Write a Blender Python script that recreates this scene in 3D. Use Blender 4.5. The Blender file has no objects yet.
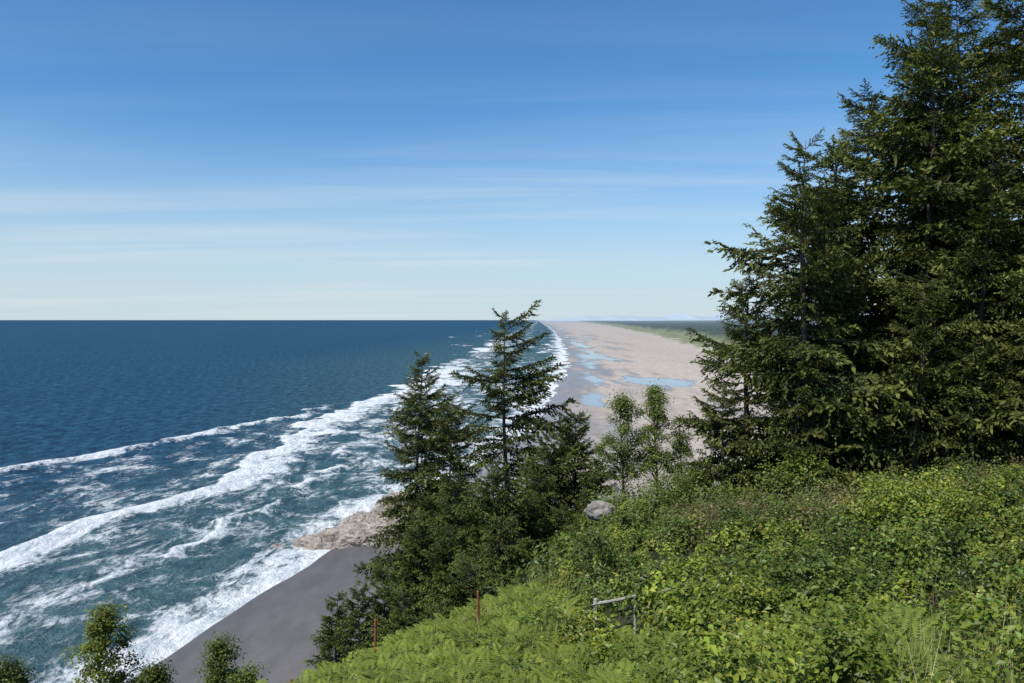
import bpy, math, numpy as np
from mathutils import Vector
rng = np.random.default_rng(11)
scene = bpy.context.scene
HC = 50.0

# ------------------------------------------------------------------ helpers
def vnoise(x, y, seed=0.0):
    x = np.asarray(x, float); y = np.asarray(y, float)
    xi = np.floor(x); yi = np.floor(y)
    fx = x - xi; fy = y - yi
    fx = fx*fx*(3-2*fx); fy = fy*fy*(3-2*fy)
    def h(a, b):
        v = np.sin(a*127.1 + b*311.7 + seed*74.7)*43758.5453
        return v - np.floor(v)
    return (h(xi, yi)*(1-fx)+h(xi+1, yi)*fx)*(1-fy) + (h(xi, yi+1)*(1-fx)+h(xi+1, yi+1)*fx)*fy

def fbm(x, y, seed=0.0, o=4):
    s = 0; a = 0.5; t = 0
    x = np.asarray(x, float); y = np.asarray(y, float)
    for i in range(o):
        s = s + a*vnoise(x*2**i, y*2**i, seed+i*3.1); t += a; a *= 0.5
    return s/t

def sstep(a, b, x):
    t = np.clip((x-a)/(b-a), 0, 1)
    return t*t*(3-2*t)

def norm(v):
    return v/np.maximum(np.linalg.norm(v, axis=-1, keepdims=True), 1e-9)

def quad_mesh(name, V, F, mats, C=None, mi=None, smooth=False, attrs=None, parent=None):
    V = np.asarray(V, np.float32).reshape(-1, 3); F = np.asarray(F, np.int32).reshape(-1, 4)
    me = bpy.data.meshes.new(name)
    me.vertices.add(len(V)); me.vertices.foreach_set('co', V.ravel())
    me.loops.add(F.size); me.loops.foreach_set('vertex_index', F.ravel())
    me.polygons.add(len(F)); me.polygons.foreach_set('loop_start', np.arange(0, F.size, 4, dtype=np.int32))
    for m in mats: me.materials.append(m)
    if mi is not None: me.polygons.foreach_set('material_index', np.asarray(mi, np.int32))
    me.polygons.foreach_set('use_smooth', np.full(len(F), smooth, bool))
    me.update(calc_edges=True)
    if C is not None:
        a = me.attributes.new('Col', 'FLOAT_COLOR', 'POINT')
        c4 = np.ones((len(V), 4), np.float32); c4[:, :3] = C
        a.data.foreach_set('color', c4.ravel())
    for k, v in (attrs or {}).items():
        a = me.attributes.new(k, 'FLOAT', 'POINT')
        a.data.foreach_set('value', np.asarray(v, np.float32).ravel())
    me.update()
    ob = bpy.data.objects.new(name, me)
    scene.collection.objects.link(ob)
    if parent: ob.parent = parent
    return ob

def grid_faces(R, C):
    i = np.arange(R*C).reshape(R, C)
    return np.stack([i[:-1, :-1], i[:-1, 1:], i[1:, 1:], i[1:, :-1]], -1).reshape(-1, 4)

def tube(path, rad, n=6):
    path = np.asarray(path, float); rad = np.asarray(rad, float)
    t = norm(np.gradient(path, axis=0))
    ref = np.array([0.31, 0.95, 0.05]) if abs(t[0][2]) > 0.7 else np.array([0, 0, 1.0])
    a = norm(np.cross(t, ref)); b = np.cross(t, a)
    ang = np.arange(n)*2*math.pi/n
    V = path[:, None, :] + rad[:, None, None]*(np.cos(ang)[None, :, None]*a[:, None, :] + np.sin(ang)[None, :, None]*b[:, None, :])
    k = len(path); i = np.arange(k*n).reshape(k, n); j = np.roll(i, -1, axis=1)
    F = np.stack([i[:-1], j[:-1], j[1:], i[1:]], -1).reshape(-1, 4)
    return V.reshape(-1, 3), F

class Acc:
    def __init__(s): s.V = []; s.F = []; s.C = []; s.M = []; s.n = 0
    def add(s, V, F, C, m=0):
        V = np.asarray(V).reshape(-1, 3)
        s.V.append(V); s.F.append(np.asarray(F)+s.n); s.n += len(V)
        C = np.asarray(C, float)
        if C.ndim == 1: C = np.tile(C, (len(V), 1))
        s.C.append(C); s.M.append(np.full(len(F), m))
    def quads(s, Q, C, m=0):            # Q (N,4,3)  C (N,3)
        N = len(Q)
        s.add(Q.reshape(-1, 3), np.arange(N*4).reshape(N, 4), np.repeat(C, 4, axis=0), m)
    def build(s, name, mats, smooth=False):
        return quad_mesh(name, np.concatenate(s.V), np.concatenate(s.F), mats, np.concatenate(s.C), np.concatenate(s.M), smooth)

# ------------------------------------------------------------------ materials
def new_mat(name):
    m = bpy.data.materials.new(name); m.use_nodes = True
    nt = m.node_tree; nt.nodes.clear()
    return m, nt
def N(nt, t, **kw):
    n = nt.nodes.new(t)
    for k, v in kw.items(): setattr(n, k, v)
    return n
def L(nt, a, b): nt.links.new(a, b)
def mth(nt, op, a, b=None, clamp=False):
    n = nt.nodes.new('ShaderNodeMath'); n.operation = op; n.use_clamp = clamp
    for i, v in enumerate((a, b)):
        if v is None: continue
        if isinstance(v, (int, float)): n.inputs[i].default_value = v
        else: nt.links.new(v, n.inputs[i])
    return n.outputs[0]
def mrange(nt, v, a, b, c=0.0, d=1.0):
    n = nt.nodes.new('ShaderNodeMapRange'); n.interpolation_type = 'SMOOTHSTEP'
    nt.links.new(v, n.inputs[0])
    for i, q in zip((1, 2, 3, 4), (a, b, c, d)):
        if isinstance(q, (int, float)): n.inputs[i].default_value = q
        else: nt.links.new(q, n.inputs[i])
    return n.outputs[0]
def mixc(nt, f, a, b, mode='MIX'):
    n = nt.nodes.new('ShaderNodeMix'); n.data_type = 'RGBA'; n.blend_type = mode
    for s, v in ((n.inputs[0], f), (n.inputs[6], a), (n.inputs[7], b)):
        if isinstance(v, (int, float)): s.default_value = v
        elif isinstance(v, tuple): s.default_value = (*v, 1) if len(v) == 3 else v
        else: nt.links.new(v, s)
    return n.outputs[2]
def noise(nt, vec, scale, detail=4, rough=0.55, dist=0.0):
    n = nt.nodes.new('ShaderNodeTexNoise')
    n.inputs['Scale'].default_value = scale; n.inputs['Detail'].default_value = detail
    n.inputs['Roughness'].default_value = rough; n.inputs['Distortion'].default_value = dist
    nt.links.new(vec, n.inputs['Vector']); return n.outputs['Fac']
def mapping(nt, vec, scale=(1, 1, 1), rot=(0, 0, 0)):
    n = nt.nodes.new('ShaderNodeMapping')
    n.inputs['Scale'].default_value = scale; n.inputs['Rotation'].default_value = rot
    nt.links.new(vec, n.inputs['Vector']); return n.outputs[0]

def foliage_mat(name, trans=0.25, rough=0.5, spec=0.3):
    m, nt = new_mat(name)
    at = N(nt, 'ShaderNodeAttribute', attribute_name='Col')
    p = N(nt, 'ShaderNodeBsdfPrincipled'); L(nt, at.outputs['Color'], p.inputs['Base Color'])
    p.inputs['Roughness'].default_value = rough; p.inputs['Specular IOR Level'].default_value = spec
    tr = N(nt, 'ShaderNodeBsdfTranslucent')
    L(nt, mixc(nt, 1.0, at.outputs['Color'], (1.3, 1.35, 0.5), 'MULTIPLY'), tr.inputs['Color'])
    mx = N(nt, 'ShaderNodeMixShader'); mx.inputs[0].default_value = trans
    L(nt, p.outputs[0], mx.inputs[1]); L(nt, tr.outputs[0], mx.inputs[2])
    o = N(nt, 'ShaderNodeOutputMaterial'); L(nt, mx.outputs[0], o.inputs[0])
    return m
M_needle = foliage_mat('spruce_needles', 0.15, 0.6, 0.2)
M_leaf = foliage_mat('broad_leaves', 0.28, 0.45, 0.35)
M_grass = foliage_mat('grass_blades', 0.33, 0.5, 0.3)

def simple_mat(name, ca, cb, scale, rough=0.85, bump=0.4, bdist=0.05, stretch=(1, 1, 1)):
    m, nt = new_mat(name)
    pos = N(nt, 'ShaderNodeNewGeometry').outputs['Position']
    mp = mapping(nt, pos, stretch)
    n1 = noise(nt, mp, scale, 7, 0.65, 0.3)
    p = N(nt, 'ShaderNodeBsdfPrincipled'); p.inputs['Roughness'].default_value = rough
    p.inputs['Specular IOR Level'].default_value = 0.25
    L(nt, mixc(nt, mrange(nt, n1, 0.32, 0.68), ca, cb), p.inputs['Base Color'])
    b = N(nt, 'ShaderNodeBump'); b.inputs['Strength'].default_value = bump; b.inputs['Distance'].default_value = bdist
    L(nt, n1, b.inputs['Height']); L(nt, b.outputs[0], p.inputs['Normal'])
    o = N(nt, 'ShaderNodeOutputMaterial'); L(nt, p.outputs[0], o.inputs[0])
    return m
M_bark = simple_mat('spruce_bark', (0.05, 0.035, 0.025), (0.16, 0.125, 0.1), 6, 0.9, 0.7, 0.05, (1, 1, 0.25))
M_soil = simple_mat('hillside_soil', (0.02, 0.03, 0.01), (0.06, 0.06, 0.025), 1.3, 0.95, 0.6, 0.1)
M_rock = simple_mat('sandstone_rock', (0.20, 0.17, 0.14), (0.43, 0.38, 0.33), 0.45, 0.9, 0.9, 0.45, (1, 1, 2.6))
M_grey = simple_mat('grey_stone', (0.15, 0.14, 0.13), (0.32, 0.30, 0.28), 3, 0.9, 0.8, 0.05)
M_rust = simple_mat('rusty_iron', (0.14, 0.045, 0.02), (0.26, 0.1, 0.05), 14, 0.85, 0.4, 0.01)
M_wood = simple_mat('weathered_wood', (0.22, 0.2, 0.18), (0.46, 0.43, 0.4), 9, 0.9, 0.5, 0.01, (0.3, 1, 1))
M_hill = simple_mat('hills_haze_tinted', (0.36, 0.43, 0.49), (0.39, 0.46, 0.52), 0.0008, 1.0, 0.0)  # pale blue base colour carries the painted distance haze

# ------------------------------------------------------------------ coast layout (metres)
sy = np.array([-400, 60, 90, 110, 117, 140, 159, 177, 200, 221, 249, 284, 362, 468, 612, 884, 1327, 1990, 3316, 6633, 20000, 400000.])
sx = np.array([-70, -60, -55, -52, -50, -46, -42, -38, -34, -31, -21, -6, 8, 21, 37, 62, 88, 120, 183, 300, 700, 13000.])
def shore(y):
    return np.interp(y, sy, sx) + (fbm(np.asarray(y)/28., 0*np.asarray(y), 5, 3)-0.5)*np.clip(np.asarray(y)*0.03, 4, 26)
b1y = np.array([60, 200, 265, 295, 340, 372, 419, 500, 700]); b1x = np.array([-205, -190, -172, -154, -138, -128, -113, -98, -88])
b2y = np.array([20, 120, 169, 199, 234, 295, 379, 497, 723, 1137, 1990, 3980, 13266, 100000]); b2x = np.array([-125, -116, -110, -103, -92, -92, -97, -84, -74, -58, -28, 45, 390, 3100.])
b3y = np.array([0, 110, 140, 180, 230, 300, 400]); b3x = np.array([-100, -84, -78, -70, -64, -66, -60])

# ------------------------------------------------------------------ sea
R = 1000; Cn = 620
ys = np.concatenate([-np.geomspace(400, 60, 12), np.linspace(-40, 55, 12), np.geomspace(60, 900, 640), np.geomspace(905, 250000, R-664)])
Y = np.repeat(ys[:, None], Cn, 1)
sh = shore(ys)
tt = np.linspace(0, 1, Cn)
# columns concentrated towards the shore, running out to the open ocean
wd = np.maximum(np.abs(ys), 150)*0.95 + 120
dcol = 45 - (tt[None, :]**1.25)*(wd[:, None]+45)
far_west = np.where(tt > 0.985, (tt-0.985)/0.015, 0)[None, :]*np.maximum(np.abs(ys), 2000)[:, None]*1.5
X = sh[:, None] + dcol - far_west
d = X - sh[:, None]
fine = (fbm(X/9, Y/7, 301, 3)-.5)*7*np.clip(Y/300, .7, 5)
def band(bx, by, w_front, w_back, wob=14, sd=9):
    c = np.interp(Y, by, bx) + (fbm(Y/22, 0*Y, sd, 3)-.5)*wob*np.clip(Y/300, .6, 4) + fine
    q = X - c                  # >0 : towards the shore
    return np.where(q < 0, np.exp(-(q/w_front)**2), np.exp(-(np.abs(q)/w_back)**1.3)), q
f1, q1 = band(b1x, b1y, 2.6, 14); f1 *= sstep(560, 400, Y)*(0.72+0.5*vnoise(Y/24, X*0, 3)).clip(0, 1)
wide2 = np.clip(Y/300, .8, 4.5)
wv = (0.5+1.25*fbm(Y/30, 0*Y, 119, 2))
c2 = np.interp(Y, b2y, b2x) + (fbm(Y/22, 0*Y, 19, 3)-.5)*16*np.clip(Y/300, .6, 6) + fine
q2 = X-c2
farfade = 1-.24*sstep(900, 3500, Y)
f2 = np.where(q2 < 0, np.exp(-(q2/(3*wide2))**2), np.exp(-(np.abs(q2)/(24*np.minimum(wide2, 2.4)*wv))**1.5))
f2 = f2*np.where(Y > 700, .6+.75*vnoise(Y/120, X/400, 222), 1).clip(0, 1)
c3 = np.interp(Y, b3y, b3x) + (fbm(Y/15, 0*Y, 29, 3)-.5)*12 + fine
q3 = X-c3
f3 = np.where(q3 < 0, np.exp(-(q3/1.5)**2), np.exp(-np.abs(q3)/9))*sstep(430, 330, Y)*sstep(.3, .5, vnoise(Y/25, X*0, 13))
# further lines of breakers up the coast
fo = 0*Y
for k, off in enumerate((55, 105)):
    cc = c2 - off*np.clip(Y/1500, .6, 1.8) + (fbm(Y/60, 0*Y, 40+k, 3)-.5)*24
    q = X-cc; w = np.clip(Y/500, 1, 4)
    on = sstep(.5, .66, fbm(Y/170+X/300, X/80, 50+k, 2))*sstep(900, 1400, Y)
    fo = np.maximum(fo, np.where(q < 0, np.exp(-(q/(1.5*w))**2), np.exp(-np.abs(q)/(5*w)))*on)
for k, off in enumerate((30, 52, 76)):
    cc = c2 + off*np.clip(Y/600, .8, 2.2)
    q = X-cc; w = np.clip(Y/450, 1, 3.5)
    fo = np.maximum(fo, np.where(q < 0, np.exp(-(q/(1.8*w))**2), np.exp(-np.abs(q)/(6*w)))*sstep(330, 480, Y)*sstep(.35, .6, vnoise(Y/90, X*0, 60+k)))
fs = np.exp(-(np.abs(np.minimum(d+2+fine*.5, 0))/(17*np.clip(Y/180, .9, 1.6)*(.5+1.0*fbm(Y/14, 0*Y, 141, 2))))**1.5)
surfzone = sstep(-30, 25, q2)*(0.51+.2*(fbm(X/30, Y/60, 151, 3)-.5))*(1-.35*sstep(500, 1500, Y))
mid = sstep(-15, 20, q1)*sstep(30, -10, q2)*sstep(560, 380, Y)*0.47
foam = np.maximum.reduce([f1*0.88, f2*.92*farfade, f3*0.8, fo*0.84*farfade, fs*.90*farfade, surfzone, mid])
shallow = np.clip(sstep(-150, -10, d/np.clip(Y/300, 1, 3)), 0, 1)*(1-.4*sstep(600, 3000, Y))
amp = 0.22*np.clip(1-(Y-100)/1500, 0.15, 1)
Z = amp*((fbm(X/9+Y/40, Y/26, 71, 4)-.5)*2.6) * sstep(3, -25, d)
for f, q in ((f1, q1), (f2, q2), (f3, q3)):
    Z = Z + 0.9*np.exp(-(q/4.0)**2)*np.clip(f*1.3, 0, 1)*sstep(900, 500, Y)*sstep(0, -20, d)
V = np.stack([X, Y, Z], -1)

m, nt = new_mat('sea_water')
pos = N(nt, 'ShaderNodeNewGeometry').outputs['Position']
aF = N(nt, 'ShaderNodeAttribute', attribute_name='foam').outputs['Fac']
aS = N(nt, 'ShaderNodeAttribute', attribute_name='shallow').outputs['Fac']
aD = N(nt, 'ShaderNodeAttribute', attribute_name='far').outputs['Fac']
rp = mapping(nt, pos, (1, .55, 1), (0, 0, math.radians(12)))
n1 = noise(nt, rp, 0.09, 7, 0.74, 0.7)
n2 = noise(nt, rp, 0.28, 5, 0.62, 1.0)
n1c = mth(nt, 'ADD', mth(nt, 'MULTIPLY', mth(nt, 'SUBTRACT', n1, 0.5), 1.9), 0.5)
ridge = mth(nt, 'SUBTRACT', 1.0, mth(nt, 'MULTIPLY', mth(nt, 'ABSOLUTE', mth(nt, 'SUBTRACT', n2, 0.5)), 8.0), True)
val = mth(nt, 'ADD', mth(nt, 'MULTIPLY', n1c, 0.95), mth(nt, 'MULTIPLY', ridge, 0.17))
sm = mth(nt, 'ADD', val, aF)
fm = mrange(nt, sm, 1.02, 1.40)
wcn = noise(nt, mapping(nt, pos, (1, .6, 1), (0, 0, .3)), 0.15, 6, 0.78, 0.3)
wc = mrange(nt, wcn, 0.672, 0.71)
fm2 = mth(nt, 'MAXIMUM', fm, mth(nt, 'MULTIPLY', wc, 0.62))
big = noise(nt, mapping(nt, pos, (1, .3, 1)), 0.012, 3, 0.6)
deep = mixc(nt, mrange(nt, big, .35, .65), (0.006, 0.040, 0.084), (0.009, 0.054, 0.110))
med = noise(nt, rp, 0.21, 7, .76, .3)
deep2 = mixc(nt, mrange(nt, med, .36, .64), mixc(nt, 1.0, deep, (.5, .56, .62), 'MULTIPLY'), (0.022, 0.092, 0.158))  # light and dark shading of the chop put into the water colour
shal = mixc(nt, mrange(nt, med, .35, .65), (0.020, 0.062, 0.080), (0.070, 0.142, 0.155))
wat = mixc(nt, aS, deep2, shal)
foamc = mixc(nt, mrange(nt, n2, .35, .62), (0.56, 0.61, 0.64), (0.82, 0.83, 0.83))
col = mixc(nt, fm2, wat, foamc)
w1 = noise(nt, rp, 0.22, 8, 0.68, 0.2)
hgt2 = mth(nt, 'ADD', w1, mth(nt, 'MULTIPLY', sm, 0.10))
b = N(nt, 'ShaderNodeBump'); b.inputs['Distance'].default_value = 2.4
L(nt, mrange(nt, aD, 0, 1, 1.0, 0.7), b.inputs['Strength'])
L(nt, hgt2, b.inputs['Height'])
df = N(nt, 'ShaderNodeBsdfDiffuse'); L(nt, col, df.inputs['Color']); L(nt, b.outputs[0], df.inputs['Normal'])
gl = N(nt, 'ShaderNodeBsdfGlossy'); gl.inputs['Roughness'].default_value = .22; L(nt, b.outputs[0], gl.inputs['Normal'])
mx = N(nt, 'ShaderNodeMixShader'); L(nt, mrange(nt, fm2, 0, .6, 0.085, 0.0), mx.inputs[0])
L(nt, df.outputs[0], mx.inputs[1]); L(nt, gl.outputs[0], mx.inputs[2])
o = N(nt, 'ShaderNodeOutputMaterial'); L(nt, mx.outputs[0], o.inputs[0])
M_sea = m
far = sstep(150, 4000, Y)
quad_mesh('sea', V.reshape(-1, 3), grid_faces(len(ys), Cn)[:, ::-1], [M_sea], None, None, True,
          {'foam': foam, 'shallow': shallow, 'far': far})

# ------------------------------------------------------------------ beach and coastal plain (one sheet to the horizon)
ys = np.concatenate([-np.geomspace(400, 60, 8), np.linspace(-40, 55, 10), np.geomspace(60, 2500, 620), np.geomspace(2520, 250000, 240)])
dc = np.concatenate([np.linspace(-60, 420, 330), np.geomspace(425, 2500, 110), np.geomspace(2600, 200000, 40)])
Y = np.repeat(ys[:, None], len(dc), 1)
Dd = np.repeat(dc[None, :], len(ys), 0)
X = shore(ys)[:, None] + Dd
dune = np.interp(Y, [0, 300, 500, 900, 1200, 1474, 1990, 3316, 6633, 16000, 250000], [210, 230, 240, 270, 305, 335, 405, 525, 820, 1450, 18500.])
dune = dune + (fbm(Y/90, Y*0, 33, 4)-.5)*60
g = X - dune
Z = np.where(Dd < 0, Dd*0.03, np.minimum(Dd*0.02, 1.1)) + 0.02
Z += sstep(-25, 20, g)*(2.5+3*fbm(X/25, Y/60, 21, 4))
forest_line = 75 + (fbm(Y/200, Y*0, 37, 3)-.5)*70
fw = sstep(forest_line-12, forest_line+12, g)
Z += fw*(9+12*fbm(X/14, Y/14, 22, 4))
Z += sstep(150, 20000, g)*60
# wet sand and tidal pools
wn = fbm(X/22, Y/110, 44, 5)
wet = np.clip(sstep(62, 4, Dd+(wn-.5)*90*np.clip(Y/400, .6, 1.6)), 0, 1)
runnel = sstep(.53, .62, fbm(X/24+Y/400, Y/210, 46, 5))*sstep(170, 60, Dd)*sstep(300, 460, Y)
wet = np.maximum(wet, runnel*.8)
pool = 0*X
wx = (fbm(X/25, Y/60, 148, 4)-.5)*26; wy = (fbm(X/25, Y/60, 149, 4)-.5)*90
for px_, py_, rx, ry in ((114, 640, 24, 40), (66, 700, 10, 90), (84, 960, 11, 160), (122, 1180, 10, 120), (50, 500, 8, 60), (135, 1600, 12, 220)):
    r = ((X+wx-px_)/rx)**2+((Y+wy-py_)/ry)**2 + (fbm(X/7, Y/20, 48, 4)-.5)*1.0
    pool = np.maximum(pool, sstep(1.15, .75, r))
pool = np.maximum(pool, sstep(.60, .66, fbm(X/24+Y/400, Y/210, 46, 5))*sstep(120, 50, Dd)*sstep(300, 460, Y))
pool *= sstep(10, 25, Dd)
Z -= pool*0.1
spk = fbm(X/3, Y/9, 58, 3)[..., None]
dry = np.array([0.41, 0.345, 0.285])*(0.86+.2*spk+.16*fbm(X/60, Y/200, 59, 3)[..., None])
near = sstep(260, 190, Y)[..., None]
wetc = np.array([0.24, 0.215, 0.195])*(0.85+.3*spk)*(1-near) + np.array([0.115, 0.105, 0.103])*near*(0.92+.16*spk)
dry = dry*(1-near) + np.array([0.165, 0.148, 0.140])*near
C = dry*(1-wet[..., None]) + wetc*wet[..., None]
C = C*(1-pool[..., None]) + np.array([0.22, 0.24, 0.26])*pool[..., None]
gn = fbm(X/20, Y/60, 61, 4)[..., None]
grass = np.array([0.17, 0.185, 0.08])*(0.7+.6*gn)
forest = np.array([0.030, 0.048, 0.030])*(0.5+gn)
dg = sstep(-12, 8, g+(gn[..., 0]-.5)*50)[..., None]
C = C*(1-dg)+grass*dg
C = C*(1-fw[..., None])+forest*fw[..., None]
haze_tint = (1-np.exp(-np.maximum(Y, 0)/22000))[..., None]
C = C*(1-haze_tint)+np.array([0.24, 0.31, 0.38])*haze_tint  # aerial haze put into the base colour, growing with distance up the coast
rgh = 0.92 - 0.55*wet*(1-dg[..., 0])*(1-.35*near[..., 0]); rgh = rgh*(1-pool)+0.10*pool
m, nt = new_mat('beach_and_plain')
pos = N(nt, 'ShaderNodeNewGeometry').outputs['Position']
at = N(nt, 'ShaderNodeAttribute', attribute_name='Col'); ar = N(nt, 'ShaderNodeAttribute', attribute_name='rough')
n1 = noise(nt, mapping(nt, pos, (1, .4, 1)), 0.25, 7, 0.65)
v = mrange(nt, n1, .25, .75, .82, 1.18)
hs = N(nt, 'ShaderNodeHueSaturation'); L(nt, at.outputs['Color'], hs.inputs['Color']); L(nt, v, hs.inputs['Value'])
p = N(nt, 'ShaderNodeBsdfPrincipled'); L(nt, hs.outputs[0], p.inputs['Base Color']); L(nt, ar.outputs['Fac'], p.inputs['Roughness'])
p.inputs['Specular IOR Level'].default_value = 0.4
b = N(nt, 'ShaderNodeBump'); b.inputs['Distance'].default_value = 0.25
L(nt, mrange(nt, ar.outputs['Fac'], .1, .9, 0.0, .35), b.inputs['Strength']); L(nt, n1, b.inputs['Height']); L(nt, b.outputs[0], p.inputs['Normal'])
o = N(nt, 'ShaderNodeOutputMaterial'); L(nt, p.outputs[0], o.inputs[0])
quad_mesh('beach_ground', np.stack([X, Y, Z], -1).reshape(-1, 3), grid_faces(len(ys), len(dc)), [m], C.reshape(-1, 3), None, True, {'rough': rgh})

# ------------------------------------------------------------------ distant hills
hx = np.linspace(-200, 24000, 240); rows = np.linspace(0, 1, 10)
HX = np.repeat(hx[None], 10, 0); RR = np.repeat(rows[:, None], 240, 1)
hh = (60 + 900*fbm(hx/2600, hx*0, 77, 5)**1.6)*sstep(500, 7000, hx) + 10
HZ = np.sin(RR*math.pi/2)*hh[None]*(.85+.3*fbm(HX/700, RR*4, 79, 3))
quad_mesh('distant_hills', np.stack([HX, 33000+RR*4000, HZ], -1).reshape(-1, 3), grid_faces(10, 240), [M_hill], None, None, True)

# ------------------------------------------------------------------ headland
py_ = np.array([-60, 0, 4, 7, 12, 17, 20, 25, 30, 35, 42, 50, 60, 90, 130, 180, 250.])
pd_ = np.array([1.5, 1.75, 3.2, 4.5, 6.1, 7.1, 7.6, 8.1, 9.2, 10.6, 12.8, 16, 21, 33, 44, 52, 57.])
ey_ = np.array([-60, 0, 10, 15, 20, 25, 30, 42, 50, 60, 80, 110, 170, 250.])
ex_ = np.array([-14, -9, -7, -5.5, -2.0, .8, 2.4, 3.6, 3, 1, -4, -11, -20, -20.])
def terr(x, y):
    x = np.asarray(x, float); y = np.asarray(y, float)
    D = np.interp(y, py_, pd_)
    c = np.interp(y, [0, 20, 25, 30, 40, 60, 120, 180], [.16, .13, .12, .12, .25, .38, .4, .05])
    D = D - c*np.minimum(x, 26+0*x)
    e = np.interp(y, ey_, ex_) - x
    D = D + 1.05*np.where(e > 6, e, np.log1p(np.exp(np.clip(e, -30, 6)*1.5))/1.5)
    z = HC - D
    far_ = sstep(6, 40, y)
    z = z + (fbm(x/5., y/5., 81, 4)-.5)*(0.5+1.6*far_*sstep(20, 60, y))
    return z
gx = np.concatenate([np.linspace(-75, -20, 60), np.linspace(-19.5, 35, 190), np.linspace(36, 160, 60)])
gy = np.concatenate([np.linspace(-60, 0, 30), np.linspace(.5, 60, 170), np.linspace(61, 235, 130)])
GX, GY = np.meshgrid(gx, gy)
GZ = np.maximum(terr(GX, GY), -6)
quad_mesh('headland_hillside', np.stack([GX, GY, GZ], -1).reshape(-1, 3), grid_faces(len(gy), len(gx)), [M_soil], None, None, True)

# ------------------------------------------------------------------ rocks
def rock(cx, cy, cz, rx, ry, rz, seed, rough=.35, freq=1.0, flat=0.0):
    U, W = 110, 70
    th = np.linspace(0, 2*math.pi, U); ph = np.linspace(0.001, math.pi-.001, W)
    T, P = np.meshgrid(th, ph)
    dx = np.cos(T)*np.sin(P); dy = np.sin(T)*np.sin(P); dz = np.cos(P)
    n = (fbm(dx*3*freq+5+dz*2, dy*3*freq+7+dz*1.3, seed, 5)-.5)*2*rough + (np.abs(fbm(dx*7*freq+dz*5, dy*7*freq-dz*4, seed+3, 4)-.5))*-rough*.9
    r = 1+n
    v = np.stack([cx+dx*rx*r, cy+dy*ry*r, cz+dz*rz*r], -1)
    stp = .55
    zz_ = v[..., 2]/stp + (v[..., 0]*.12)
    st = (np.round(zz_)-(v[..., 0]*.12))*stp
    v[..., 2] = v[..., 2]*(1-flat)+st*flat
    return v.reshape(-1, 3), grid_faces(W, U)
A = Acc()
for i, q in enumerate([(-42.5, 177, -.6, 6.5, 5, 2.8), (-37, 179, -.4, 8, 6, 4.0), (-31, 181, -.2, 8, 7, 4.6), (-25, 183, 0, 8, 8, 5.4), (-33, 187, 0, 8, 8, 4.8), (-26, 178, -.5, 9, 4, 3.8), (-28, 196, 0, 7, 8, 7.0), (-22, 190, 1, 8, 8, 8), (-47, 178, -.5, 3, 2.5, 1.3), (-52, 175, -.5, 1.5, 1.5, .9)]):
    v, f = rock(*q, 90+i, .24, 1.1, .5); A.add(v, f, (1, 1, 1))
A.build('sandstone_rock_outcrop', [M_rock])
bx, by = 4.75, 42.0
v, f = rock(bx, by, float(terr(bx, by))+1.7, .85, .6, .55, 97, .25); quad_mesh('grey_boulder', v, f, [M_grey], None, None, True)

# ------------------------------------------------------------------ spruce trees
def diamonds(c, dr, sd, Ln, Wd):
    a = c - dr*Ln[:, None]*.5; b_ = c + dr*Ln[:, None]*.5
    s1 = c + sd*Wd[:, None]*.5; s2 = c - sd*Wd[:, None]*.5
    return np.stack([a, s1, b_, s2], 1)

def make_bough(seed, full=1.0):
    r = np.random.default_rng(seed)
    cs = []; ds = []; ls = []; ws = []; sh_ = []
    for t in np.linspace(.16, 1.0, 14):
        ax = np.array([t, 0, -.16*t+.16*t*t])
        for side in (-1, 1):
            if r.random() > .92*full: continue
            tl = (.38*(1-t)**.7+.085)*r.uniform(.6, 1.15)
            ang = math.radians(r.uniform(42, 68))*(1 if t < .97 else .4)
            tw = norm(np.array([math.cos(ang), side*math.sin(ang), r.uniform(-.45, .15)]))
            nk = max(3, int(tl/.032))
            for s in np.linspace(.12, 1, nk):
                pt = ax+tw*tl*s + np.array([0, 0, -.16*tl*s*s])
                k = 2 if s < .85 else 1
                for _ in range(k):
                    dd = norm(tw*1.0+r.normal(0, .5, 3)+np.array([.15, 0, -.16]))
                    cs.append(pt+dd*.024+r.normal(0, .010, 3)); ds.append(dd)
                    ls.append(r.uniform(.055, .105)); ws.append(r.uniform(.021, .038)); sh_.append(s*.6+t*.4)
    for t in np.linspace(.1, 1.02, 24):
        dd = norm(np.array([.9, 0, .1])+r.normal(0, .5, 3))
        cs.append([t, 0, -.16*t+.16*t*t]); ds.append(dd); ls.append(.09); ws.append(.04); sh_.append(t)
    cs = np.array(cs); ds = np.array(ds); n = len(cs)
    sd = norm(np.cross(ds, norm(r.normal(0, .7, (n, 3))+np.array([0, 0, 1.0]))))
    return diamonds(cs, ds, sd, np.array(ls), np.array(ws)), np.array(sh_)
BOUGHS = [make_bough(200+i, f) for i, f in enumerate((1, 1, .9, .85, .75, 1))]

def rotm(az, inc, roll):
    ca, sa = math.cos(az), math.sin(az); ci, si = math.cos(inc), math.sin(inc); cr, sr = math.cos(roll), math.sin(roll)
    Rz = np.array([[ca, -sa, 0], [sa, ca, 0], [0, 0, 1]]); Ry = np.array([[ci, 0, -si], [0, 1, 0], [si, 0, ci]]); Rx = np.array([[1, 0, 0], [0, cr, -sr], [0, sr, cr]])
    return Rz@Ry@Rx

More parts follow.
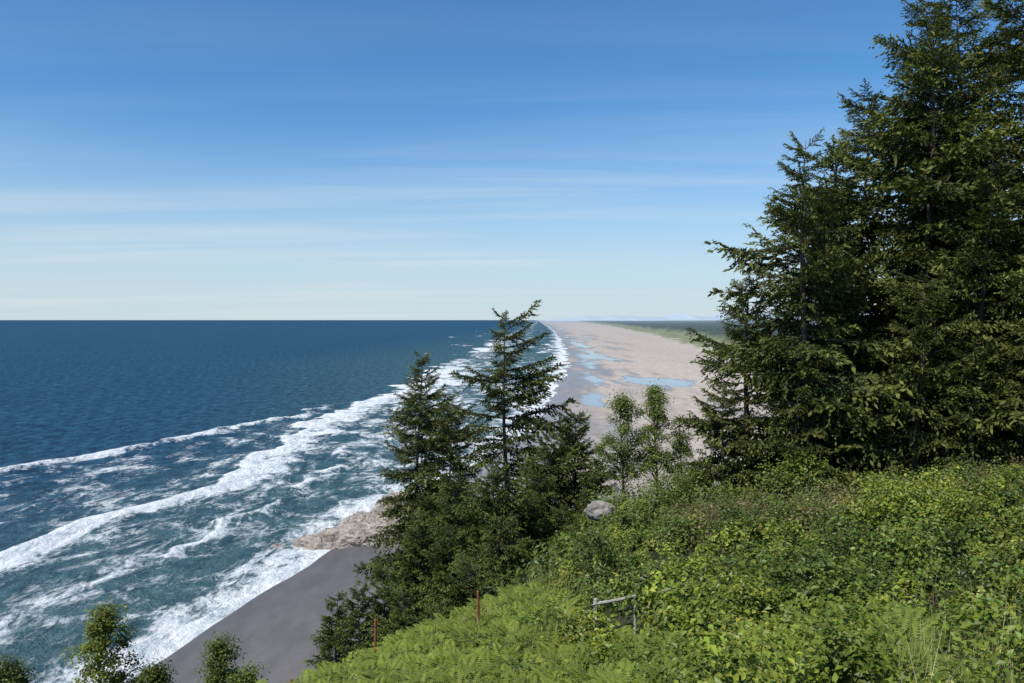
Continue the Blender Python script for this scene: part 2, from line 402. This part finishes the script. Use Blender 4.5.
def spruce(x, y, ztop, rmax, seed, base=.1, step=.42, per=4, gap=.12, shape=.75, dark=(.034, .050, .014), light=(.165, .175, .038), wind=0.0, name='spruce_tree', lean=0.0):
    r = np.random.default_rng(seed)
    z0 = float(terr(x, y))-.4; H = ztop-z0
    A = Acc()
    k = 14; hs_ = np.linspace(0, 1, k)
    bend = np.stack([(lean*hs_**1.5)*H + (np.sin(hs_*5+seed)-math.sin(seed))*.012*H, (np.sin(hs_*4+seed*2)-math.sin(seed*2))*.01*H, hs_*H], -1)
    tr = np.array([x, y, z0])+bend
    tr0 = .011*H+.07
    v, f = tube(tr, tr0*(1-hs_*.97), 8); A.add(v, f, (1, 1, 1), 1)
    dark = np.array(dark); light = np.array(light)
    hz_ = base*H; az = r.uniform(0, 6.28)
    lobes = r.uniform(.6, 1.25, (6, 8))
    while hz_ < H*.992:
        h = hz_/H; u = min(.995, max(0.0, (h-base)/(1-base)))
        prof = min(1.0, (1-u)**shape*1.02+.02)*min(1, .6+u*3)
        wh = r.uniform(.7, 1.2)
        for j in range(per if u < .9 else 3):
            az += 2.39996+r.normal(0, .4)
            if r.random() < gap: continue
            lob = lobes[int(u*5.99), int((az % 6.283)/6.284*8)]
            ln = rmax*prof*wh*lob*r.uniform(.5, 1.1)*(1+wind*math.cos(az)) + .2
            ln = min(ln, rmax*1.15)
            hh_ = h + r.normal(0, .25)*step/H
            hh_ = min(max(hh_, 0), .995)
            P0 = np.array([np.interp(hh_, hs_, tr[:, i]) for i in range(3)])
            inc = math.radians(-10 + 44*u**1.5 + r.normal(0, 9))
            Q, s_ = BOUGHS[r.integers(len(BOUGHS))]
            M = rotm(az, inc, r.normal(0, .25))
            wid = r.uniform(.8, 1.15)
            sc = np.array([ln, ln*wid, ln*1.15])
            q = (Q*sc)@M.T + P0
            if ln < 1.2:
                keep = r.random(len(Q)) < .55
                cen = q.mean(1, keepdims=True); q = (cen+(q-cen)*1.6)[keep]; s2 = s_[keep]
            else: s2 = s_
            tone = r.uniform(.62, 1.32)*(0.82+.3*u)
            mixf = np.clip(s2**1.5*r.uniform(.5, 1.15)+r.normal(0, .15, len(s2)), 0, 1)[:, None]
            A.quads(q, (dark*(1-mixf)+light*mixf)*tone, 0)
            if ln > .6:
                tl = np.linspace(0, .9, 5)
                ax = np.stack([tl, tl*0, (-.16*tl+.16*tl*tl)*1.15-.01], -1)*ln@M.T+P0
                v, f = tube(ax, (.010*ln+.012)*(1-tl*.85), 4); A.add(v, f, (1, 1, 1), 1)
        hz_ += step*(1-.5*u)*r.uniform(.75, 1.25)*(.6+rmax/8)
    # bare dead snags below the crown
    for j in range(int(base*H*1.5)):
        hh_ = r.uniform(.25, 1)*base; P0 = np.array([np.interp(hh_, hs_, tr[:, i]) for i in range(3)])
        a_ = r.uniform(0, 6.28); l_ = r.uniform(.5, 1.6); tl = np.linspace(0, 1, 4)
        ax = P0+np.stack([tl*math.cos(a_), tl*math.sin(a_), -.1*tl+.15*tl*tl], -1)*l_
        v, f = tube(ax, .025*(1-tl*.9), 4); A.add(v, f, (1, 1, 1), 1)
    return A.build(name, [M_needle, M_bark])

# standing at the edge of the slope
spruce(-.1, 55, 50.7, 5.0, 1, base=.34, step=.62, per=5, gap=.22, shape=.5, wind=.2)
spruce(-6.9, 62, 47.4, 5.2, 2, base=.36, step=.5, per=5, gap=.08, shape=.48, light=(.155, .165, .05))
spruce(-4.8, 60, 43.8, 3.6, 3, base=.4, step=.5, per=5, gap=.12, shape=.45)
# tall grove
grove = [(14.1, 38, 58.5, 4.6, .03), (17.2, 42, 59.2, 4.3, .06), (19.5, 44.5, 62.6, 4.5, .18), (20.8, 41, 65.8, 4.8, .2), (24.4, 44, 68.6, 5.4, .2),
         (25.9, 40, 67.2, 5.1, .15), (29.5, 42, 71, 5.4, .1), (12.2, 40.5, 52.6, 3.4, .02), (22.4, 37.5, 57.5, 4.5, .02), (18.6, 36.5, 52.0, 3.6, .02), (23.0, 35, 52.0, 4.0, .02),
         (30, 36, 61, 4.8, .02), (15.8, 40.5, 54.0, 4.2, .02), (26.5, 37.5, 59.0, 4.8, .02), (13.4, 37, 48.2, 2.8, .02), (20.6, 35.5, 49.2, 3.2, .02),
         (22.6, 43, 63.5, 4.6, .1), (19.0, 46, 57.0, 4.4, .02), (25.0, 46, 61.0, 5.0, .02), (10.6, 39.5, 46.4, 2.5, .02)]
for i, (x, y, zt, rm, bs) in enumerate(grove):
    spruce(x, y, zt, rm, 20+i, base=bs, step=.58, per=5, gap=.12, shape=.43, wind=-.05)
# dense young growth
young = [(4.4, 53, 43.6, 3.3), (2.6, 51, 42.4, 2.8), (1.6, 48, 40.8, 2.8), (-3.6, 46, 41.2, 3.0), (-1.2, 44, 41.8, 2.8), (-4.9, 42, 39.6, 2.6), (0.8, 45, 40.0, 2.6), (5.4, 50, 41.4, 2.4), (3.0, 46, 39.0, 2.2),
         (-6.3, 38, 38.2, 2.1), (-7.2, 36, 37.9, 1.6), (-4.7, 34, 38.4, 2.1), (-1.8, 34, 39.7, 2.3), (-3.2, 31.5, 38.3, 1.9), (-.6, 38, 40.2, 2.5), (-3.2, 39, 39.8, 2.6), (-5.6, 50, 38.9, 2.8), (0.6, 33, 39.4, 1.8), (-5.6, 31, 36.6, 1.6), (-8.6, 40, 36.2, 2.0)]
for i, (x, y, zt, rm) in enumerate(young):
    spruce(x, y, zt, rm, 70+i, base=.05, step=.38, per=5, gap=.05, shape=.42, dark=(.032, .052, .014), light=(.15, .17, .036))

# ------------------------------------------------------------------ leafy shrubs
def mounds(A, cen, rad, ncl, nlf, leaf, col, seed, spread=.16, mat=0, zmin=-.25, var=.3, flat=.25):
    """cen (M,3) rad (M,3) col (M,3)"""
    r = np.random.default_rng(seed); Mn = len(cen)
    dr = norm(r.normal(0, 1, (Mn, ncl, 3))); dr[..., 2] = np.where(dr[..., 2] < zmin, -dr[..., 2], dr[..., 2])
    rr = r.uniform(.58, 1.22, (Mn, ncl, 1))
    cc = cen[:, None]+dr*rad[:, None]*rr
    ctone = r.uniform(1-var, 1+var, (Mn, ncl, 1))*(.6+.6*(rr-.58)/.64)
    off = r.normal(0, 1, (Mn, ncl, nlf, 3))*spread*rad.mean(1)[:, None, None, None]
    lc = (cc[:, :, None]+off).reshape(-1, 3); n = len(lc)
    nrm = norm(np.repeat(dr.reshape(-1, 3), nlf, 0)*.6+r.normal(0, .45, (n, 3))+np.array([-.1, -.1, .7]))
    tg = norm(np.cross(nrm, r.normal(0, 1, (n, 3)))); bt = np.cross(nrm, tg)
    s = (leaf*r.uniform(.6, 1.35, n))[:, None]
    a = lc-tg*s*.5; b_ = lc+tg*s*.5-nrm*s*.1; s1 = lc+bt*s*.33+nrm*s*flat*.5; s2 = lc-bt*s*.33+nrm*s*flat*.5
    Q = np.stack([a, s1, b_, s2], 1)
    c = np.repeat((col[:, None]*ctone).reshape(-1, 3), nlf, 0)*r.uniform(.8, 1.2, (n, 1))
    c = c*np.stack([r.uniform(.85, 1.2, n), np.ones(n), r.uniform(.8, 1.1, n)], -1)
    A.quads(Q, c, mat)

PAL = np.array([[.14, .185, .025], [.20, .245, .034], [.105, .16, .025], [.235, .265, .048], [.075, .115, .024]])
def scatter(n, x0, x1, y0, y1, cond, seed, mind=.0):
    r = np.random.default_rng(seed)
    x = r.uniform(x0, x1, n); y = y0+(y1-y0)*r.random(n)
    k = cond(x, y); return x[k], y[k], r

# foreground thicket on the slope
def cond_fg(x, y): return (x < y*.78+3) & (x > np.interp(y, [5, 10, 14, 18, 24, 32], [2.6, 1.6, .9, .2, 1.6, 3.4]) + (fbm(x, y, 3, 2)-.5)*2.0)
x, y, r = scatter(880, -2, 26, 4.5, 31, cond_fg, 5)
lump = fbm(x/2.0, y/2.0, 115, 2)
rad = r.uniform(.2, .75, len(x))*(.5+1.0*lump); z = terr(x, y) + (lump-.5)*1.7
rz = rad*r.uniform(.8, 1.35, len(x))
z = np.where(y < 8, z-.12, z)
cen = np.stack([x, y, z+rz*.4], -1); radv = np.stack([rad, rad, rz], -1)
pn = fbm(x/2.2, y/2.2, 15, 3)+r.normal(0, .11, len(x)); pi = np.clip((pn-.25)*2*len(PAL), 0, len(PAL)-1).astype(int)
col = PAL[pi]*r.uniform(.75, 1.2, (len(x), 1))
A = Acc()
nearm = y < 14
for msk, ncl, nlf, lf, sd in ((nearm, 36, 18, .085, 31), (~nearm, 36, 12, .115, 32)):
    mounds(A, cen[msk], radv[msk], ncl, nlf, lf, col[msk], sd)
# lower carpet so no bare soil shows between the mounds
x, y, r = scatter(1500, -2, 26, 4.5, 31, cond_fg, 6)
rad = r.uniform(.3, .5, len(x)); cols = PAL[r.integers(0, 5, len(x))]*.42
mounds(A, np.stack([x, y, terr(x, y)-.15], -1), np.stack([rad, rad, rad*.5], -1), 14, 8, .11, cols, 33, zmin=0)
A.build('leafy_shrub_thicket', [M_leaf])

# upright sprays poking out of the thicket
def sprays(A, x, y, seed, hmin, hmax, leaf, col, nl=14, mat=0, wood=1):
    r = np.random.default_rng(seed)
    for i in range(len(x)):
        h = r.uniform(hmin, hmax); a = r.uniform(0, 6.28); ln = r.uniform(.1, .45)*h
        t = np.linspace(0, 1, 5); z0 = float(terr(x[i], y[i]))
        P = np.stack([x[i]+math.cos(a)*ln*t**1.6, y[i]+math.sin(a)*ln*t**1.6, z0+h*t], -1)
        v, f = tube(P, .008*(1-t*.7), 3); A.add(v, f, (.1, .07, .04), wood)
        tt_ = r.uniform(.35, 1, nl); c = np.stack([np.interp(tt_, t, P[:, k]) for k in range(3)], -1)
        dr = norm(r.normal(0, 1, (nl, 3))+np.array([0, 0, .3])); sd = norm(np.cross(dr, r.normal(0, .5, (nl, 3))+np.array([0, 0, 1.])))
        s = leaf*r.uniform(.7, 1.3, nl)
        A.quads(diamonds(c+dr*s[:, None]*.6, dr, sd, s, s*.5), np.array(col)*r.uniform(.75, 1.3, (nl, 1)), mat)
A = Acc()
x, y, r = scatter(1300, -2, 24, 6.5, 30, cond_fg, 66)
sprays(A, x, y, 67, .5, 1.15, .10, (.19, .245, .04))
A.build('salmonberry_sprays', [M_leaf, M_bark])

# brownish twiggy brush along the crest, below the grove
A = Acc()
def cond_b(x, y): return (x > 4.5+(y-26)*.3) & (x < 24)
x, y, r = scatter(330, 3, 26, 26, 36, cond_b, 71)
rad = r.uniform(.4, .85, len(x)); z = terr(x, y)
cols = np.array([[.14, .125, .05], [.11, .14, .04], [.17, .145, .065], [.10, .15, .03]])[r.integers(0, 4, len(x))]
mounds(A, np.stack([x, y, z+rad*.4], -1), np.stack([rad, rad, rad*1.0], -1), 34, 8, .11, cols, 72)
x, y, r = scatter(420, 3, 24, 26, 36, cond_b, 73)
sprays(A, x, y, 74, .8, 1.8, .10, (.15, .15, .06), 10)
A.build('twiggy_brush', [M_leaf, M_bark])

# round bright bushes behind the crest
A = Acc()
bl = [(7.0, 38, 1.8, 2.0), (8.8, 38.5, 1.5, 1.5), (5.6, 36, 1.2, .9), (4.6, 32, 1.2, .8), (6.5, 33.5, 1.4, 1.1),
      (10.5, 40, 1.8, 1.8), (3.4, 39, 1.3, .8), (6.6, 44.5, 1.5, 1.4), (8.4, 44, 1.6, 1.6), (12.5, 35, 1.6, 1.6), (9.5, 34, 1.3, 1.1), (2.6, 28, 1.0, .7), (5.6, 47, 1.6, 2.2)]
c = np.array([[a, b_, float(terr(a, b_))+h*.4] for a, b_, rr_, h in bl]); rd = np.array([[rr_, rr_, h] for a, b_, rr_, h in bl])
cl = np.array([[.15, .195, .034]]*len(bl))*rng.uniform(.6, 1.15, (len(bl), 1))
mounds(A, c, rd, 150, 15, .13, cl, 81, spread=.09)
A.build('round_bush', [M_leaf])

# general cover on the rest of the headland
A = Acc()
x, y, r = scatter(1100, -26, 45, 24, 165, lambda x, y: (terr(x, y) > 2) & ~((x > 2) & (y < 40)) & ~((y < 28) & (x > -.5)), 91)
rad = r.uniform(.9, 2.2, len(x))*np.clip(y/45, .5, 1.2); z = terr(x, y)
cl = np.array([.08, .115, .027])*r.uniform(.7, 1.5, (len(x), 1))
mounds(A, np.stack([x, y, z+rad*.15], -1), np.stack([rad, rad, rad*.7], -1), 44, 10, .22, cl, 92)
A.build('headland_scrub', [M_leaf])

# small leafy trees: wind-shaped ones on the seaward edge and light-green alders behind the crest
def small_tree(x, y, ztop, w, depth, seed, col=(.20, .24, .035), nb=34, sz=(.08, .17), leaf=.055, name='coastal_shrub_tree', tr=.07, sp=.45):
    r = np.random.default_rng(seed); z0 = float(terr(x, y))-.3
    A = Acc(); t = np.linspace(0, 1, 7)
    P = np.stack([x+.12*np.sin(t*5), y+.1*np.sin(t*4+1), z0+(ztop-.25-z0)*t], -1)
    v, f = tube(P, tr*(1-.8*t), 6); A.add(v, f, (1, 1, 1), 1)
    hh_ = np.sort(r.uniform(0, 1, nb)); cen = []; rd = []
    for i, h in enumerate(hh_):
        zc = ztop-.12-h*depth; rr_ = w*(.25+.75*min(1, h*1.7)); a = r.uniform(0, 6.28); q_ = r.uniform(.1, 1.05)
        q = np.array([x+math.cos(a)*rr_*q_, y+math.sin(a)*rr_*q_, zc])
        cen.append(q); s = r.uniform(*sz); rd.append([s*1.4, s*1.4, s*.8])
        tq = np.linspace(0, 1, 4)[:, None]; fz = min(1, max(0, (zc-.6*rr_-.15-z0)/(ztop-.25-z0)))
        b0 = np.array([np.interp(fz, t, P[:, k]) for k in range(3)])
        v, f = tube(b0+(q-b0)*tq, tr*.3*(1-.7*tq[:, 0]), 4); A.add(v, f, (1, 1, 1), 1)
    mounds(A, np.array(cen), np.array(rd), 24, 8, leaf, np.array([col]*nb)*r.uniform(.6, 1.2, (nb, 1)), seed, spread=sp)
    A.build(name, [M_leaf, M_bark])
small_tree(-8.25, 16, 44.2, .62, 1.9, 301, nb=44)
small_tree(-6.7, 18, 42.75, .45, 1.3, 302, (.15, .19, .035))
small_tree(-10.2, 16, 43.1, .45, 1.2, 303, (.09, .12, .025))
small_tree(-7.3, 16, 42.95, .35, 1.2, 304, (.10, .13, .02))
small_tree(-5.6, 16.5, 42.7, .5, 1.2, 305, (.12, .16, .025))
small_tree(6.5, 47, 45.6, 1.4, 5.0, 311, (.15, .20, .045), 60, (.16, .34), .11, 'young_alder_tree', .1, .5)
small_tree(8.5, 47, 46.0, 1.4, 5.0, 312, (.16, .21, .045), 60, (.16, .34), .11, 'young_alder_tree', .1, .5)
small_tree(9.9, 46.5, 44.2, .9, 3.6, 313, (.12, .16, .035), 30, (.16, .32), .11, 'young_alder_tree', .08, .5)

# ------------------------------------------------------------------ grass and ferns on the open slope
def blades(A, x, y, r, hmin, hmax, pal, pr, wmin=.006, wmax=.013, patch=True):
    n = len(x); z = terr(x, y)-.02
    h = r.uniform(hmin, hmax, n)*(0.6+.8*fbm(x, y, 6, 2)); a = r.uniform(0, 6.28, n); ln = r.uniform(.1, .5, n)*h; w = r.uniform(wmin, wmax, n)
    b0 = np.stack([x, y, z], -1); dv = np.stack([np.cos(a), np.sin(a), 0*a], -1); sv = np.stack([-np.sin(a), np.cos(a), 0*a], -1)
    m1 = b0+dv*(ln*.3)[:, None]; m1[:, 2] += h*.6
    t1 = b0+dv*ln[:, None]; t1[:, 2] += h
    W_ = w[:, None]
    q1_ = np.stack([b0-sv*W_, b0+sv*W_, m1+sv*W_*.8, m1-sv*W_*.8], 1); q2_ = np.stack([m1-sv*W_*.8, m1+sv*W_*.8, t1+sv*W_*.1, t1-sv*W_*.1], 1)
    pc = pal[r.choice(len(pal), n, p=pr)]*r.uniform(.65, 1.2, (n, 1))*(.65+.7*fbm(x/1.2, y/1.2, 16, 3))[:, None]
    A.quads(q1_, pc*.8); A.quads(q2_, pc)
pal = np.array([[.22, .25, .055], [.28, .28, .09], [.16, .20, .035], [.42, .36, .19]])
A = Acc()
x, y, r = scatter(60000, -8, 8, 7, 25, lambda x, y: (x < np.interp(y, [5, 10, 14, 18, 24], [5, 3.6, 2.2, 1.2, 1.8])) & (x > -y*.45-1), 401)
blades(A, x, y, r, .2, .6, pal, [.36, .27, .23, .14])
x, y, r = scatter(2600, 3.2, 8, 5.5, 9.5, lambda x, y: fbm(x*1.3, y*1.3, 91, 2) > .5, 402)
blades(A, x, y, r, .75, 1.25, np.array([[.40, .36, .20], [.25, .28, .09]]), [.5, .5], .003, .006)
A.build('grass', [M_grass])

def ferns(A, x, y, seed, lmin, lmax, col, lift=0.0):
    r = np.random.default_rng(seed)
    for i in range(len(x)):
        z0 = float(terr(x[i], y[i]))+lift; nf = r.integers(6, 11); a0 = r.uniform(0, 6.28)
        tone = r.uniform(.65, 1.2)
        for k in range(nf):
            a_ = a0+k*6.28/nf+r.normal(0, .2); l_ = r.uniform(lmin, lmax); t = np.linspace(0, 1, 17)
            P = np.stack([math.cos(a_)*l_*.75*t, math.sin(a_)*l_*.75*t, l_*(1.15*t-.62*t*t)], -1)+np.array([x[i], y[i], z0])
            T = norm(np.gradient(P, axis=0)); S = norm(np.cross(T, np.array([0, 0, 1.])))
            pl = l_*.19*np.sin(np.clip(t*.9+.1, 0, 1)*3.1415)**.7
            pl[-1] = .02
            for sg in (-1, 1):
                dr = norm(S*sg+T*.35+np.array([0, 0, -.1])); c = P+dr*pl[:, None]*.5
                A.quads(diamonds(c, dr, T, pl, np.full(17, l_*.055)), np.array(col)*tone*r.uniform(.85, 1.15, (17, 1)))
            v, f = tube(P[::4], .006*(1-t[::4]*.8), 3); A.add(v, f, np.array(col)*.8)
A = Acc()
x, y, r = scatter(1250, -6, 9, 7.5, 22, lambda x, y: (x < np.interp(y, [5, 10, 14, 18, 22], [6, 4.6, 2.6, 1.4, 1.2])) & (x > -y*.38), 411)
ferns(A, x, y, 412, .42, .8, (.22, .27, .042), .08)
x, y, r = scatter(160, 1, 9, 8, 13, lambda x, y: (x < y*.5+.5), 413)
ferns(A, x, y, 414, .5, .8, (.20, .255, .042), .25)
A.build('fern_bank', [M_grass])
# low broadleaf plants mixed with the grass
A = Acc()
x, y, r = scatter(520, -7, 4, 8, 24, lambda x, y: (x < np.interp(y, [5, 10, 14, 18, 24], [3, 2, 1.4, 1, 1.8])) & (x > -y*.42-.6), 421)
rad = r.uniform(.15, .42, len(x))
mounds(A, np.stack([x, y, terr(x, y)+rad*.4], -1), np.stack([rad, rad, rad*.9], -1), 18, 9, .07, PAL[r.integers(0, 5, len(x))]*.9, 422)
A.build('low_herbs', [M_leaf])

# ------------------------------------------------------------------ fence remains
def post(name, x, y, h, r_, mat, tilt=0.0):
    z0 = float(terr(x, y))-.3; t = np.array([0, .02, .5, .98, 1.])
    P = np.stack([x+tilt*t*h, y+0*t, z0+(h+.3)*t], -1)
    v, f = tube(P, r_*np.array([.9, 1, 1, 1, .15]), 8); return v, f
for (x, y, h, tl) in ((-3.0, 17.2, 1.25, .02), (-.75, 18.2, 1.2, -.03), (-4.85, 17.2, 1.1, .03)):
    A = Acc(); v, f = post('p', x, y, h, .032, M_rust, tl); A.add(v, f, (1, 1, 1)); A.build('rusty_fence_post', [M_rust])
A = Acc()
x0, y0 = 1.72, 16.4
z0 = float(terr(x0, y0)); hf = 44.15-z0
v, f = post('p', x0, y0, hf+.08, .045, M_wood, .02); A.add(v, f, (1, 1, 1))
def rail(a, b_, r_):
    t = np.linspace(0, 1, 6)[:, None]; P = np.array(a)+(np.array(b_)-np.array(a))*t; P[:, 2] += np.sin(t[:, 0]*9)*.008
    v, f = tube(P, np.array([.2, 1, 1, .95, .9, .2])*r_, 7); A.add(v, f, (1, 1, 1))
rail((x0-.1, y0-.06, z0+hf-.06), (x0+.95, y0+.2, z0+hf+.06), .035)
rail((x0+.05, y0-.02, z0+.35), (x0-.25, y0-.1, z0+hf-.1), .028)
z1 = float(terr(x0+.88, y0+.25))
v, f = post('p', x0+.88, y0+.25, z0+hf+.06-z1, .035, M_wood, 0); A.add(v, f, (1, 1, 1))
A.build('broken_wooden_fence', [M_wood])

# ------------------------------------------------------------------ sky, sun
el = math.radians(52)
S = Vector((-.62, -.55, 0)).normalized()*math.cos(el); S.z = math.sin(el)
w = bpy.data.worlds.new('World'); scene.world = w; w.use_nodes = True
nt = w.node_tree; nt.nodes.clear()
sky = N(nt, 'ShaderNodeTexSky'); sky.sky_type = 'NISHITA'; sky.sun_disc = False
sky.sun_elevation = el; sky.sun_rotation = math.atan2(S.x, S.y)
sky.altitude = 50; sky.air_density = 1.0; sky.dust_density = 0.4; sky.ozone_density = 3.0
tc = N(nt, 'ShaderNodeTexCoord').outputs['Generated']
sp = N(nt, 'ShaderNodeSeparateXYZ'); L(nt, tc, sp.inputs[0])
zz = mth(nt, 'ADD', mth(nt, 'MAXIMUM', sp.outputs[2], 0.0), 0.06)
cx = mth(nt, 'DIVIDE', sp.outputs[0], zz); cy = mth(nt, 'DIVIDE', sp.outputs[1], zz)
cb = N(nt, 'ShaderNodeCombineXYZ'); L(nt, cx, cb.inputs[0]); L(nt, cy, cb.inputs[1])
cn = noise(nt, mapping(nt, cb.outputs[0], (.16, 1.0, 1), (0, 0, math.radians(4))), 0.9, 8, 0.55, 0.5)
cn2 = noise(nt, mapping(nt, cb.outputs[0], (.3, .5, 1), (0, 0, math.radians(-8))), 0.5, 4, 0.5, 0.3)
cm = mth(nt, 'MULTIPLY', mrange(nt, cn, .42, .78), mrange(nt, cn2, .32, .62))
lowb = mrange(nt, sp.outputs[2], 0.05, .36, .85, 0.10)
cm = mth(nt, 'MULTIPLY', cm, lowb)
skyc = mixc(nt, 1.0, sky.outputs[0], (0.60, 1.06, 1.36), 'MULTIPLY')
hzb = mrange(nt, sp.outputs[2], -.05, .26, .95, 0.0)
c0 = mixc(nt, hzb, skyc, (6.2, 7.1, 7.8))
c2_ = mixc(nt, cm, c0, (7.0, 7.6, 8.0))
bg = N(nt, 'ShaderNodeBackground'); bg.inputs['Strength'].default_value = .102; L(nt, c2_, bg.inputs[0])
o = N(nt, 'ShaderNodeOutputWorld'); L(nt, bg.outputs[0], o.inputs[0])
ld = bpy.data.lights.new('sun', 'SUN'); ld.energy = 5.0; ld.angle = math.radians(.5); ld.color = (1, .95, .86)
lo = bpy.data.objects.new('sun', ld); scene.collection.objects.link(lo)
lo.rotation_euler = S.to_track_quat('Z', 'Y').to_euler(); lo.location = (0, 0, 120)

# ------------------------------------------------------------------ camera
cd = bpy.data.cameras.new('camera'); cd.lens = 28; cd.sensor_width = 36; cd.clip_end = 600000; cd.clip_start = .1
co = bpy.data.objects.new('camera', cd); scene.collection.objects.link(co)
co.location = (0, 0, HC); co.rotation_euler = (math.radians(90-1.55), 0, 0)
scene.camera = co
scene.view_settings.view_transform = 'Standard'; scene.view_settings.look = 'None'; scene.view_settings.exposure = 0
print('faces', sum(len(o.data.polygons) for o in bpy.data.objects if o.type == 'MESH'))
